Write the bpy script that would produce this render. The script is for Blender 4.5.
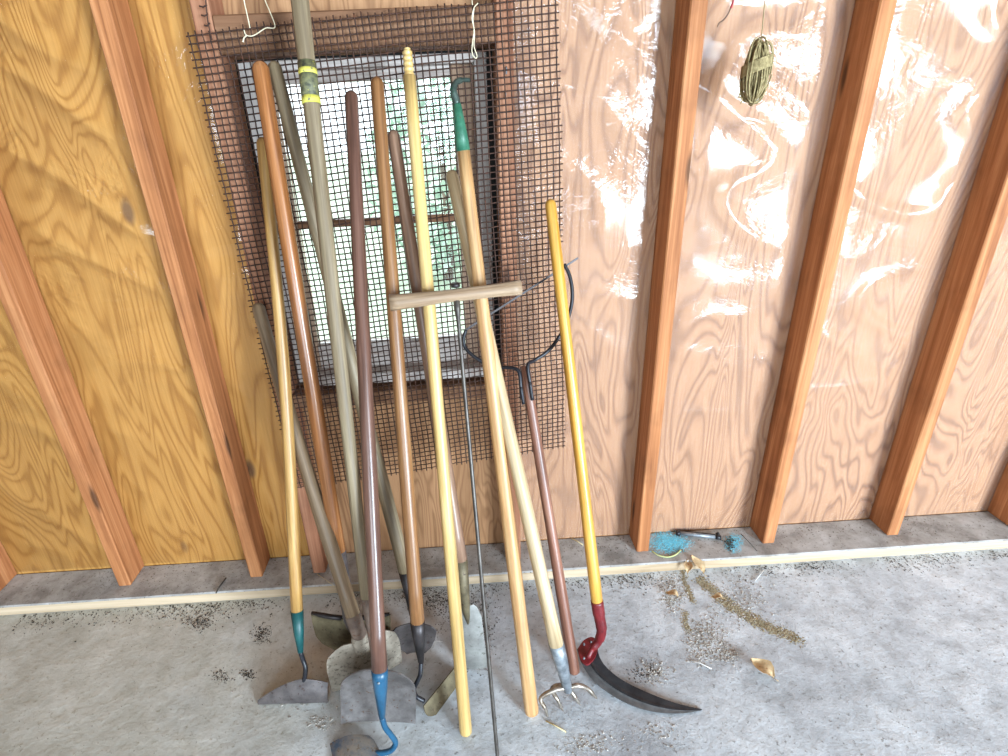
import bpy, bmesh, math, random
from mathutils import Vector, Matrix, noise as mnoise
random.seed(7)
for o in list(bpy.data.objects): bpy.data.objects.remove(o)
scene = bpy.context.scene
col = scene.collection

# ------------------------------------------------------------------ camera
CAM = Vector((-0.51306, -1.44210, 1.29973))
PITCH, YAW, ROLL, FPX = 0.429445, 0.0267795, -0.0466407, 555.868
CX, CY = 478.5, 378.0
_f = Vector((math.sin(YAW)*math.cos(PITCH), math.cos(YAW)*math.cos(PITCH), -math.sin(PITCH)))
_r0 = Vector((math.cos(YAW), -math.sin(YAW), 0)); _u0 = _r0.cross(_f)
_r = _r0*math.cos(ROLL) + _u0*math.sin(ROLL); _u = -_r0*math.sin(ROLL) + _u0*math.cos(ROLL)
cd = bpy.data.cameras.new('camera'); cam = bpy.data.objects.new('camera', cd); col.objects.link(cam)
cd.sensor_fit = 'HORIZONTAL'; cd.sensor_width = 36; cd.lens = FPX/1008*36
cd.shift_x = (504-CX)/1008; cd.clip_start = .02
M = Matrix((( _r.x, _u.x, -_f.x, CAM.x), (_r.y, _u.y, -_f.y, CAM.y), (_r.z, _u.z, -_f.z, CAM.z), (0, 0, 0, 1)))
cam.matrix_world = M
scene.camera = cam

# ------------------------------------------------------------------ light
w = bpy.data.worlds.new('sky'); scene.world = w; w.use_nodes = True
bg = w.node_tree.nodes['Background']; bg.inputs[0].default_value = (.84, .95, 1.0, 1); bg.inputs[1].default_value = 2.6
def area(name, loc, target, sx, sy, power, colr):
    l = bpy.data.lights.new(name, 'AREA'); l.shape = 'RECTANGLE'; l.size = sx; l.size_y = sy; l.energy = power; l.color = colr
    o = bpy.data.objects.new(name, l); col.objects.link(o); o.location = loc
    o.rotation_euler = (Vector(target)-Vector(loc)).to_track_quat('-Z', 'Y').to_euler(); return o
area('doorway_daylight', (2.75, -5.05, 1.10), (.6, 0, .7), 1.4, 2.0, 590, (.70, .86, 1.0))
area('front_fill_light', (-.9, -5.05, 1.45), (-.9, 0, .8), 2.4, 1.1, 110, (.70, .86, 1.0))  # unseen fill lamp added to brighten the tool wall from the front
scene.view_settings.view_transform = 'Standard'; scene.view_settings.look = 'None'
scene.view_settings.exposure = 0.28; scene.view_settings.gamma = 1; scene.view_settings.use_curve_mapping = False

# ------------------------------------------------------------------ survey helpers: sight line to a plane of the room
def ray(px, py): return (_f + _r*((px-CX)/FPX) - _u*((py-CY)/FPX))
def onY(px, py, y): d = ray(px, py); return CAM + d*((y-CAM.y)/d.y)
def onZ(px, py, z=0.): d = ray(px, py); return CAM + d*((z-CAM.z)/d.z)
def at_dist(px, py, T, dist):
    """point on the sight line that lies dist from T, the higher one"""
    d = ray(px, py).normalized(); m = CAM-T; b = d.dot(m); c = m.dot(m)-dist*dist; q = b*b-c
    if q < 0: return CAM - d*b
    t = -b-math.sqrt(q); return CAM+d*t

# ------------------------------------------------------------------ materials
def lin(c):
    out = []
    for v in c[:3]:
        v = v/255; out.append(v/12.92 if v <= .04045 else ((v+.055)/1.055)**2.4)
    return (*out, 1)
class NT:
    def __init__(s, name):
        s.m = bpy.data.materials.new(name); s.m.use_nodes = True; s.t = s.m.node_tree; s.n = s.t.nodes
        s.p = s.n['Principled BSDF']; s.out = s.n['Material Output']
    def node(s, typ, **kw):
        n = s.n.new(typ)
        for k, v in kw.items(): setattr(n, k, v)
        return n
    def link(s, a, b): s.t.links.new(a, b)
    def coords(s, scale, kind='Object', rnd=True):
        tc = s.node('ShaderNodeTexCoord'); mp = s.node('ShaderNodeMapping'); mp.inputs['Scale'].default_value = scale
        s.link(tc.outputs[kind], mp.inputs['Vector'])
        if rnd:
            oi = s.node('ShaderNodeObjectInfo'); cb = s.node('ShaderNodeCombineXYZ'); mu = s.node('ShaderNodeMath', operation='MULTIPLY')
            mu.inputs[1].default_value = 37; s.link(oi.outputs['Random'], mu.inputs[0])
            s.link(mu.outputs[0], cb.inputs[0]); s.link(mu.outputs[0], cb.inputs[2]); s.link(cb.outputs[0], mp.inputs['Location'])
        return mp.outputs[0]
    def noise(s, vec, scale, detail=4, rough=.55, dist=0):
        n = s.node('ShaderNodeTexNoise'); n.inputs['Scale'].default_value = scale; n.inputs['Detail'].default_value = detail
        n.inputs['Roughness'].default_value = rough; n.inputs['Distortion'].default_value = dist
        s.link(vec, n.inputs['Vector']); return n.outputs['Fac']
    def ramp(s, fac, stops, interp='LINEAR'):
        r = s.node('ShaderNodeValToRGB'); r.color_ramp.interpolation = interp; e = r.color_ramp.elements
        while len(e) < len(stops): e.new(.5)
        for i, (p, c) in enumerate(stops): e[i].position = p; e[i].color = c
        s.link(fac, r.inputs[0]); return r.outputs[0]
    def mix(s, fac, a, b, mode='MIX'):
        n = s.node('ShaderNodeMix', data_type='RGBA', blend_type=mode); n.clamp_factor = True
        for sock, v in ((n.inputs[0], fac), (n.inputs[6], a), (n.inputs[7], b)):
            if isinstance(v, (int, float)): sock.default_value = v
            elif isinstance(v, tuple): sock.default_value = v
            else: s.link(v, sock)
        return n.outputs[2]
    def math(s, op, a, b=None, clamp=False):
        n = s.node('ShaderNodeMath', operation=op); n.use_clamp = clamp
        for i, v in enumerate((a, b)):
            if v is None: continue
            if isinstance(v, (int, float)): n.inputs[i].default_value = v
            else: s.link(v, n.inputs[i])
        return n.outputs[0]
    def bump(s, h, strength, dist=.002):
        b = s.node('ShaderNodeBump'); b.inputs['Strength'].default_value = strength; b.inputs['Distance'].default_value = dist
        s.link(h, b.inputs['Height']); s.link(b.outputs[0], s.p.inputs['Normal'])
    def base(s, c, rough=.6, metal=0, spec=.5):
        if isinstance(c, tuple): s.p.inputs['Base Color'].default_value = c
        else: s.link(c, s.p.inputs['Base Color'])
        s.p.inputs['Roughness'].default_value = rough; s.p.inputs['Metallic'].default_value = metal
        s.p.inputs['Specular IOR Level'].default_value = spec
        return s.m
W1 = (1, 1, 1, 1); K0 = (0, 0, 0, 1)
def handle_wood(name, dark, mid, light, rough=.42, worn=.35, grime=(70, 55, 40)):
    t = NT(name); v = t.coords((38, 38, 1.6)); n = t.noise(v, 1.6, 5, .6, .6)
    c = t.ramp(n, [(.28, lin(dark)), (.5, lin(mid)), (.72, lin(light))])
    v2 = t.coords((9, 9, 2.4)); n2 = t.noise(v2, 1.5, 4, .6)
    g = t.ramp(n2, [(.50, K0), (.74, (worn, worn, worn, 1))])
    c = t.mix(g, c, lin(grime), 'MIX')
    v3 = t.coords((170, 170, 5)); n3 = t.noise(v3, 1, 3)
    c = t.mix(.42, c, t.ramp(n3, [(.35, (.35, .3, .25, 1)), (.6, W1)]), 'MULTIPLY')
    t.bump(n3, .35, .001)
    return t.base(c, rough)
def lumber(name, dark, mid, light, axis='z', rough=.7):
    t = NT(name); sc = {'z': (34, 34, 1.3), 'x': (1.3, 34, 34)}[axis]
    v = t.coords(sc); n = t.noise(v, 1.0, 5, .62, 1.2)
    c = t.ramp(n, [(.3, lin(dark)), (.5, lin(mid)), (.7, lin(light))])
    v2 = t.coords((5, 5, 5)); n2 = t.noise(v2, 1.3, 4); c = t.mix(t.ramp(n2, [(.52, K0), (.8, (.45, .45, .45, 1))]), c, lin([x*.62 for x in dark]))
    vk = t.coords({'z': (22, 22, 4.5), 'x': (4.5, 22, 22)}[axis]); vo = t.node('ShaderNodeTexVoronoi'); vo.inputs['Scale'].default_value = .55; t.link(vk, vo.inputs['Vector'])
    c = t.mix(t.ramp(vo.outputs['Distance'], [(.06, (.8, .8, .8, 1)), (.14, K0)]), c, lin([x*.42 for x in dark]))
    n4 = t.noise(t.coords({'z': (220, 220, 4), 'x': (4, 220, 220)}[axis]), 1, 2); t.bump(n4, .3, .001)
    c = t.mix(.3, c, t.ramp(n4, [(.35, (.55, .45, .4, 1)), (.6, W1)]), 'MULTIPLY')
    return t.base(c, rough, spec=.3)
def plywood(name, pale, mid, dark):
    t = NT(name); tc = t.node('ShaderNodeTexCoord')
    mp = t.node('ShaderNodeMapping'); mp.inputs['Scale'].default_value = (6.4, 1, 1.25); t.link(tc.outputs['Object'], mp.inputs[0])
    n = t.noise(mp.outputs[0], 1.0, 2.2, .45, .7)
    bands = t.math('SINE', t.math('MULTIPLY', n, 125)); bands = t.math('MULTIPLY_ADD', bands, .5); t.n[-1].inputs[2].default_value = .5
    bands = t.math('POWER', bands, 1.7)
    mp2 = t.node('ShaderNodeMapping'); mp2.inputs['Scale'].default_value = (240, 1, 7); t.link(tc.outputs['Object'], mp2.inputs[0])
    fine = t.noise(mp2.outputs[0], 1, 3)
    mp3 = t.node('ShaderNodeMapping'); mp3.inputs['Scale'].default_value = (2.2, 1, 1.6); t.link(tc.outputs['Object'], mp3.inputs[0])
    big = t.noise(mp3.outputs[0], 1, 4)
    c = t.ramp(bands, [(.0, lin(pale)), (.55, lin(mid)), (1, lin(dark))])
    c = t.mix(t.math('MULTIPLY', t.ramp(big, [(.3, W1), (.7, K0)]), .55), c, lin(pale))
    c = t.mix(.35, c, t.ramp(fine, [(.35, (.62, .5, .4, 1)), (.62, W1)]), 'MULTIPLY')
    mp4 = t.node('ShaderNodeMapping'); mp4.inputs['Scale'].default_value = (5.5, 0, 2.6); mp4.inputs['Location'].default_value = (.37, 0, .2); t.link(tc.outputs['Object'], mp4.inputs[0])
    vo = t.node('ShaderNodeTexVoronoi'); vo.inputs['Scale'].default_value = .8; t.link(mp4.outputs[0], vo.inputs['Vector'])
    c = t.mix(t.ramp(vo.outputs['Distance'], [(.045, (.75, .75, .75, 1)), (.085, K0)]), c, lin((95, 70, 58)))
    t.bump(fine, .15, .0008)
    return t.base(c, .62, spec=.3)
def metal(name, a, b, rough=.5, met=.6, scale=40, spots=None, spot_pos=.6):
    t = NT(name); v = t.coords((scale, scale, scale)); n = t.noise(v, 1, 5, .65)
    c = t.ramp(n, [(.35, lin(a)), (.65, lin(b))])
    if spots:
        n2 = t.noise(t.coords((95, 95, 95)), 1, 4, .7); c = t.mix(t.ramp(n2, [(spot_pos, K0), (spot_pos+.06, W1)]), c, lin(spots))
    t.bump(n, .25, .001)
    return t.base(c, rough, met)

MAT = {}
MAT['ply_left'] = plywood('plywood_golden', (200, 150, 82), (190, 138, 70), (164, 112, 52))
MAT['ply_right'] = plywood('plywood_tan', (182, 136, 96), (170, 122, 82), (140, 96, 60))
MAT['ply_mid'] = plywood('plywood_brown', (178, 134, 96), (164, 120, 84), (138, 98, 66))
MAT['stud'] = lumber('stud_fir', (140, 84, 48), (178, 116, 72), (202, 142, 96))
MAT['stud_red'] = lumber('stud_aged', (130, 82, 58), (160, 108, 80), (184, 134, 104))
MAT['header'] = lumber('header_fir', (98, 66, 44), (128, 90, 64), (152, 114, 86), 'x')  # darkened so the colour holds the shade above the window
MAT['frame'] = lumber('window_frame_weathered', (172, 162, 156), (200, 192, 186), (222, 216, 212), 'z', .8)
MAT['frame_x'] = lumber('window_rail_weathered', (164, 150, 142), (192, 180, 172), (214, 204, 198), 'x', .8)
MAT['frame_brown'] = lumber('sash_weathered', (124, 98, 78), (156, 128, 106), (180, 154, 132), 'z', .8)
MAT['dark_gap'] = metal('gap_shade', (16, 13, 11), (26, 22, 18), .9, 0)  # near-black colour standing for the shade inside the window gaps
def plate_mat():
    t = NT('sole_plate_dusty'); v = t.coords((1.3, 34, 34), rnd=False); n = t.noise(v, 1, 5, .6, 1)
    c = t.ramp(n, [(.3, lin((166, 142, 114))), (.7, lin((210, 188, 160)))])
    g = t.node('ShaderNodeNewGeometry'); sx = t.node('ShaderNodeSeparateXYZ'); t.link(g.outputs['Normal'], sx.inputs[0])
    d = t.noise(t.coords((14, 14, 14), rnd=False), 1, 6, .65); dust = t.ramp(d, [(.35, lin((136, 134, 132))), (.5, lin((170, 168, 166))), (.7, lin((198, 198, 198)))])
    sp = t.noise(t.coords((120, 120, 120), rnd=False), 1, 3, .7); dust = t.mix(t.ramp(sp, [(.6, K0), (.68, (.7, .7, .7, 1))]), dust, lin((74, 66, 58)))
    c = t.mix(t.math('MULTIPLY', t.math('GREATER_THAN', sx.outputs[2], .5), .9), c, dust)
    t.bump(d, .4, .003); return t.base(c, .9, spec=.15)
MAT['plate'] = plate_mat()
def concrete():
    t = NT('concrete_slab'); v = t.coords((1, 1, 1), rnd=False)
    a = t.noise(v, 3.1, 7, .62, .3); b = t.noise(v, 17, 6, .68); s = t.noise(v, 75, 4, .7)
    c = t.ramp(a, [(.3, lin((176, 180, 186))), (.5, lin((210, 216, 222))), (.68, lin((232, 237, 242)))])
    c = t.mix(.75, c, t.ramp(b, [(.32, (.58, .57, .56, 1)), (.5, (.86, .86, .86, 1)), (.62, W1)]), 'MULTIPLY')
    c = t.mix(t.ramp(s, [(.58, K0), (.68, (.7, .7, .7, 1))]), c, lin((104, 98, 92)))
    # sandy tint over the slab, stronger towards the left
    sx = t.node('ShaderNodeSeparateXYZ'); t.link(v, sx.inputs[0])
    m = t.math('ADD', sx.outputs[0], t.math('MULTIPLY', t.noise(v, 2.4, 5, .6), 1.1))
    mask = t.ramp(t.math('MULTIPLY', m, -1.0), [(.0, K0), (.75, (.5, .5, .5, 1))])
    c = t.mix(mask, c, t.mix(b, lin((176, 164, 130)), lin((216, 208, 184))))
    h = t.math('ADD', t.math('MULTIPLY', b, .6), t.math('MULTIPLY', s, .25)); t.bump(h, .8, .006)
    return t.base(c, .82, spec=.3)
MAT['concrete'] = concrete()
def film(name, haze):
    t = NT(name); tr = t.node('ShaderNodeBsdfTransparent'); tr.inputs[0].default_value = (.97, .97, .97, 1)
    gl = t.node('ShaderNodeBsdfGlossy'); gl.inputs['Roughness'].default_value = .13; gl.inputs[0].default_value = (1, 1, 1, 1)
    df = t.node('ShaderNodeBsdfDiffuse'); df.inputs[0].default_value = (.86, .86, .9, 1)
    n = t.noise(t.coords((7, 7, 13), rnd=False), 1, 4, .6, 1.5); n2 = t.noise(t.coords((40, 40, 55), rnd=False), 1, 3, .6)
    b = t.node('ShaderNodeBump'); b.inputs['Distance'].default_value = .012
    pc = t.coords((1, 1, 1), rnd=False); sz = t.node('ShaderNodeSeparateXYZ'); t.link(pc, sz.inputs[0])
    msk = t.ramp(t.noise(t.coords((5, 5, 4), rnd=False), 1, 2), [(.42, (.06, .06, .06, 1)), (.62, W1)])
    hz = t.ramp(t.math('MULTIPLY', sz.outputs[2], .5), [(.25, (.25, .25, .25, 1)), (.6, W1)])
    t.link(t.math('MULTIPLY', t.math('MULTIPLY', msk, hz), .7), b.inputs['Strength'])
    t.link(t.math('ADD', n, t.math('MULTIPLY', n2, .13)), b.inputs['Height'])
    t.link(b.outputs[0], gl.inputs['Normal'])
    fr = t.node('ShaderNodeFresnel'); fr.inputs[0].default_value = 1.5; t.link(b.outputs[0], fr.inputs['Normal'])
    m1 = t.node('ShaderNodeMixShader'); t.link(t.math('MULTIPLY', fr.outputs[0], .8), m1.inputs[0]); t.link(tr.outputs[0], m1.inputs[1]); t.link(gl.outputs[0], m1.inputs[2])
    m2 = t.node('ShaderNodeMixShader'); m2.inputs[0].default_value = haze; t.link(m1.outputs[0], m2.inputs[1]); t.link(df.outputs[0], m2.inputs[2])
    t.link(m2.outputs[0], t.out.inputs[0]); return t.m
MAT['film'] = film('clear_film', .06); MAT['film_clear'] = film('new_clear_film', .0)
def glass():
    t = NT('window_glass'); tr = t.node('ShaderNodeBsdfTransparent'); gl = t.node('ShaderNodeBsdfGlossy'); gl.inputs['Roughness'].default_value = .02
    df = t.node('ShaderNodeBsdfDiffuse'); df.inputs[0].default_value = (.8, .8, .78, 1)
    fr = t.node('ShaderNodeFresnel'); m1 = t.node('ShaderNodeMixShader'); t.link(fr.outputs[0], m1.inputs[0]); t.link(tr.outputs[0], m1.inputs[1]); t.link(gl.outputs[0], m1.inputs[2])
    m2 = t.node('ShaderNodeMixShader'); m2.inputs[0].default_value = .06; t.link(m1.outputs[0], m2.inputs[1]); t.link(df.outputs[0], m2.inputs[2]); t.link(m2.outputs[0], t.out.inputs[0]); return t.m
MAT['glass'] = glass()
MAT['rust_wire'] = metal('rusted_wire', (46, 29, 22), (82, 53, 40), .7, .25, 60, (108, 62, 40))
MAT['h_yellow'] = handle_wood('ash_yellow', (198, 158, 92), (218, 182, 116), (232, 204, 146), .38, .12)
MAT['h_tan'] = handle_wood('ash_tan', (180, 130, 82), (204, 156, 104), (222, 182, 132), .42, .25)
MAT['h_gold'] = handle_wood('ash_golden', (188, 128, 44), (214, 158, 68), (230, 182, 96), .3, .15)
MAT['h_ochre'] = handle_wood('ash_ochre', (140, 98, 50), (176, 132, 74), (204, 162, 100), .4, .35)
MAT['h_orange'] = handle_wood('varnished_orange', (118, 70, 36), (158, 100, 56), (188, 130, 84), .25, .55, (124, 92, 76))
MAT['h_dark'] = handle_wood('stained_dark', (72, 48, 40), (102, 70, 58), (132, 98, 84), .28, .35, (64, 44, 40))
MAT['h_brown'] = handle_wood('aged_brown', (112, 72, 42), (144, 100, 62), (172, 128, 86), .34, .4)
MAT['h_umber'] = handle_wood('aged_umber', (104, 74, 58), (138, 106, 86), (166, 134, 112), .34, .4)
MAT['h_grey'] = handle_wood('weathered_grey', (100, 84, 62), (130, 112, 86), (158, 142, 114), .55, .35, (110, 96, 76))
MAT['h_greybrown'] = handle_wood('weathered_greybrown', (104, 82, 60), (132, 108, 82), (158, 134, 106), .5, .4)
MAT['h_pale'] = handle_wood('bleached_pale', (174, 146, 108), (198, 172, 134), (216, 196, 162), .45, .2)
MAT['h_t'] = handle_wood('weathered_tan', (132, 106, 82), (166, 138, 110), (190, 166, 140), .5, .3)
MAT['h_mahog'] = handle_wood('reddish_brown', (106, 68, 54), (140, 94, 76), (170, 122, 100), .36, .35)
MAT['steel_grey'] = metal('worn_steel', (104, 98, 96), (146, 140, 138), .45, .6, 22, (108, 84, 70))
MAT['steel_dust'] = metal('cement_dusted_steel', (136, 124, 110), (166, 154, 138), .85, .05, 34, (106, 94, 80), .56)
MAT['steel_spade'] = metal('dull_spade_steel', (128, 126, 122), (158, 157, 152), .6, .35, 24, (104, 100, 92))
MAT['steel_olive'] = metal('dirty_steel', (86, 76, 56), (124, 112, 86), .6, .3, 26, (70, 52, 40))
MAT['steel_dark'] = metal('dark_steel', (46, 42, 42), (72, 66, 66), .45, .6, 30)
MAT['steel_mauve'] = metal('tarnished_steel', (82, 76, 76), (114, 106, 104), .5, .4, 26, (74, 58, 54))
MAT['rust_brown'] = metal('rust_brown', (92, 74, 64), (128, 108, 94), .75, .2, 36, (108, 66, 44))
MAT['galv'] = metal('galvanised', (116, 122, 128), (160, 166, 172), .45, .5, 60)
MAT['tine'] = metal('bright_tine', (124, 110, 96), (188, 178, 166), .35, .7, 40, (112, 72, 46))
MAT['rod_steel'] = metal('rod_steel', (66, 60, 56), (96, 90, 84), .4, .6, 30)
MAT['blade_black'] = metal('blackened_blade', (40, 42, 46), (64, 66, 70), .42, .5, 26, (104, 104, 104), .7)
MAT['bevel_grey'] = metal('bevel_grey', (92, 94, 96), (124, 126, 128), .4, .5, 30)
MAT['teal'] = metal('paint_teal', (16, 66, 68), (28, 88, 86), .45, 0, 40, (40, 60, 56), .62)
MAT['green'] = metal('paint_green', (34, 92, 70), (66, 122, 96), .45, 0, 50, (92, 74, 52), .64)
MAT['hook_dark'] = metal('hook_iron', (62, 76, 70), (92, 108, 100), .3, .5, 40, (40, 96, 72), .6)
MAT['blue'] = metal('paint_blue', (20, 68, 98), (36, 88, 118), .35, 0, 20, (34, 62, 82), .7)
MAT['blue_worn'] = metal('worn_blue_blade', (62, 92, 122), (156, 148, 138), .6, .2, 22, (124, 106, 84), .58)
MAT['red'] = metal('paint_red', (92, 20, 26), (122, 32, 36), .4, 0, 30, (84, 26, 30), .62)
MAT['black_paint'] = metal('black_paint', (26, 26, 30), (42, 42, 48), .4, .2, 30)
MAT['tape_yellow'] = metal('tape_yellow', (190, 180, 70), (214, 204, 100), .6, 0, 30, (112, 108, 80), .55)
MAT['tape_black'] = metal('tape_worn', (52, 54, 44), (122, 120, 84), .6, 0, 90, (190, 182, 60), .6)
MAT['twine'] = metal('sisal', (122, 106, 70), (166, 148, 106), .9, 0, 120)
MAT['string'] = metal('cotton_string', (206, 192, 160), (228, 216, 188), .9, 0, 120)
MAT['wire_red'] = metal('red_insulation', (130, 20, 24), (160, 32, 34), .4, 0, 30)
MAT['leaf_dry'] = metal('dry_leaf', (176, 146, 106), (208, 180, 140), .8, 0, 50, (142, 98, 60))
MAT['litter'] = metal('litter', (66, 58, 50), (150, 138, 122), .95, 0, 90)
MAT['litter_dark'] = metal('litter_dark', (42, 38, 34), (78, 70, 62), .95, 0, 90)
MAT['litter_pale'] = metal('litter_pale', (132, 122, 112), (206, 200, 192), .95, 0, 90)
MAT['dirt'] = metal('packed_dirt', (138, 124, 96), (172, 160, 134), .95, 0, 60, (112, 98, 72))
MAT['blue_pellet'] = metal('blue_pellets', (96, 190, 214), (150, 218, 232), .8, 0, 120)
MAT['straw'] = metal('straw', (190, 166, 116), (222, 204, 160), .8, 0, 60)
MAT['paper'] = metal('paper_scrap', (204, 198, 190), (228, 224, 220), .8, 0, 60)
MAT['grass'] = metal('lawn', (190, 204, 178), (214, 224, 202), .9, 0, 6)
MAT['leaves'] = metal('shrub_leaves', (176, 206, 186), (214, 232, 220), .6, 0, 3)
MAT['ceiling'] = lumber('roof_boards', (96, 82, 70), (124, 108, 94), (146, 130, 114), 'x')
MAT['old_boards'] = lumber('old_boards', (96, 84, 74), (122, 110, 100), (144, 132, 122))

# ------------------------------------------------------------------ mesh helpers
def link_mesh(name, verts, faces, mat, parent=None, smooth=False, mw=None):
    """verts in world space unless mw is given (then local to mw)"""
    me = bpy.data.meshes.new(name); base = parent.location.copy() if parent else Vector((0, 0, 0))
    if parent and parent.parent: base += parent.parent.location
    if mw is None: me.from_pydata([tuple(Vector(v)-base) for v in verts], [], faces)
    else: me.from_pydata([tuple(v) for v in verts], [], faces)
    me.materials.append(MAT[mat] if isinstance(mat, str) else mat)
    if smooth: me.polygons.foreach_set('use_smooth', [True]*len(me.polygons))
    me.update(); o = bpy.data.objects.new(name, me); col.objects.link(o)
    if parent: o.parent = parent
    if mw is not None: o.matrix_local = Matrix.Translation(-base) @ mw if parent else mw
    return o
def fix_normals(o):
    bm = bmesh.new(); bm.from_mesh(o.data); bmesh.ops.recalc_face_normals(bm, faces=bm.faces); bm.to_mesh(o.data); bm.free()
def box_vf(x0, x1, y0, y1, z0, z1, ch=0.0):
    if ch <= 0:
        v = [(x, y, z) for x in (x0, x1) for y in (y0, y1) for z in (z0, z1)]
        return v, [(0, 1, 3, 2), (4, 6, 7, 5), (0, 4, 5, 1), (2, 3, 7, 6), (0, 2, 6, 4), (1, 5, 7, 3)]
    bm = bmesh.new(); bmesh.ops.create_cube(bm, size=1)
    for v in bm.verts: v.co = Vector((x0+(v.co.x+.5)*(x1-x0), y0+(v.co.y+.5)*(y1-y0), z0+(v.co.z+.5)*(z1-z0)))
    bmesh.ops.bevel(bm, geom=bm.edges[:], offset=ch, segments=1, affect='EDGES')
    bm.verts.index_update(); r = [v.co.copy() for v in bm.verts], [tuple(v.index for v in f.verts) for f in bm.faces]; bm.free(); return r
def box(name, b, mat, parent=None, ch=.0025):
    v, f = box_vf(*b, ch)
    c = Vector(((b[0]+b[1])/2, (b[2]+b[3])/2, (b[4]+b[5])/2))
    return link_mesh(name, [Vector(p)-c for p in v], f, mat, parent, mw=Matrix.Translation(c))
def tube_vf(pts, radii, seg=12, flat=1.0, nrm=None):
    pts = [Vector(p) for p in pts]; n = len(pts)
    if isinstance(radii, (int, float)): radii = [radii]*n
    T = []
    for i in range(n):
        a = pts[max(i-1, 0)]; b = pts[min(i+1, n-1)]; T.append((b-a).normalized())
    ref = Vector(nrm) if nrm else (Vector((0, 1, 0)) if abs(T[0].y) < .9 else Vector((1, 0, 0)))
    N = (ref - T[0]*ref.dot(T[0])).normalized(); V, F = [], []
    for i in range(n):
        N = (N - T[i]*N.dot(T[i])).normalized(); B = T[i].cross(N)
        for k in range(seg):
            a = 2*math.pi*k/seg; V.append(pts[i] + (N*math.cos(a)*flat + B*math.sin(a))*radii[i])
    for i in range(n-1):
        for k in range(seg):
            k2 = (k+1) % seg; F.append((i*seg+k, i*seg+k2, (i+1)*seg+k2, (i+1)*seg+k))
    F.append(tuple(range(seg-1, -1, -1))); F.append(tuple((n-1)*seg+k for k in range(seg)))
    return V, F
def tube(name, pts, radii, mat, parent=None, seg=12, flat=1.0, nrm=None):
    V, F = tube_vf(pts, radii, seg, flat, nrm); o = link_mesh(name, V, F, mat, parent, True)
    return o
def smooth_path(pts, per=6):
    pts = [Vector(p) for p in pts]; out = []
    P = [pts[0]*2-pts[1]] + pts + [pts[-1]*2-pts[-2]]
    for i in range(1, len(P)-2):
        for k in range(per):
            t = k/per; a, b, c, d = P[i-1], P[i], P[i+1], P[i+2]
            out.append(.5*((2*b)+(c-a)*t+(2*a-5*b+4*c-d)*t*t+(3*b-a-3*c+d)*t*t*t))
    out.append(pts[-1]); return out
def lerp(a, b, t): return a+(b-a)*t
def handle(name, top, bot, r_top, r_bot, mat, parent, round_top=True, round_bot=False, bow=0.0, prof=None):
    """wooden pole modelled along its own z axis (grain runs with it), z=0 at bot"""
    ax = top-bot; L = ax.length; z = ax.normalized(); x = Vector((1, 0, 0)); x = (x-z*x.dot(z)).normalized(); y = z.cross(x)
    mw = Matrix(((x.x, y.x, z.x, bot.x), (x.y, y.y, z.y, bot.y), (x.z, y.z, z.z, bot.z), (0, 0, 0, 1)))
    P, Rr = [], []; n = 16; ph = random.random()*6
    if round_bot: P += [(0, 0, .0005), (0, 0, .004)]; Rr += [r_bot*.72, r_bot*.93]
    for i in range(n+1):
        t = i/n; zz = t*L
        if round_bot: zz = .012+(L-.012)*t
        if round_top: zz = min(zz, L-.014)
        s = prof(t) if prof else 1
        P.append((bow*math.sin(math.pi*t), .3*bow*math.sin(ph+5*t)*math.sin(math.pi*t), zz)); Rr.append(lerp(r_bot, r_top, t)*s*(1+.02*math.sin(ph+t*17)))
    if round_top:
        P += [(0, 0, L-.006), (0, 0, L-.001)]; Rr += [r_top*.82, r_top*.42]
    V, F = tube_vf(P, Rr, 16); return link_mesh(name, V, F, mat, parent, True, mw)
def sheet(name, fn, nu, nv, thick, mat, parent):
    """curved plate: fn(u in -1..1, v in 0..1) -> point, given a thickness"""
    G = [[Vector(fn(-1+2*i/nu, j/nv)) for i in range(nu+1)] for j in range(nv+1)]; V, F = [], []
    def nr(j, i):
        a = G[j][min(i+1, nu)]-G[j][max(i-1, 0)]; b = G[min(j+1, nv)][i]-G[max(j-1, 0)][i]; c = a.cross(b)
        return c.normalized() if c.length > 1e-9 else Vector((0, 0, 1))
    for s in (.5, -.5):
        for j in range(nv+1):
            for i in range(nu+1): V.append(G[j][i]+nr(j, i)*thick*s)
    m = (nu+1)*(nv+1); idx = lambda j, i: j*(nu+1)+i
    for j in range(nv):
        for i in range(nu):
            a, b, c, d = idx(j, i), idx(j, i+1), idx(j+1, i+1), idx(j+1, i); F.append((a, b, c, d)); F.append((m+d, m+c, m+b, m+a))
    ring = [idx(0, i) for i in range(nu)]+[idx(j, nu) for j in range(nv)]+[idx(nv, i) for i in range(nu, 0, -1)]+[idx(j, 0) for j in range(nv, 0, -1)]
    for k in range(len(ring)):
        a, b = ring[k], ring[(k+1) % len(ring)]; F.append((b, a, m+a, m+b))
    o = link_mesh(name, V, F, mat, parent, True); fix_normals(o)
    md = o.modifiers.new('edges', 'EDGE_SPLIT'); md.split_angle = math.radians(50); return o
def thing(name, loc, label, cat, group=None):
    o = bpy.data.objects.new(name, None); o.empty_display_size = .05; col.objects.link(o); o.location = loc; tag(o, label, cat, group); return o
def tag(o, label, cat, group=None, kind=None):
    o['label'] = label
    if cat: o['category'] = cat
    if group: o['group'] = group
    if kind: o['kind'] = kind
    return o
def struct(o, label=None, cat=None):
    o['kind'] = 'structure'
    if label: o['label'] = label
    if cat: o['category'] = cat
    return o

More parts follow.
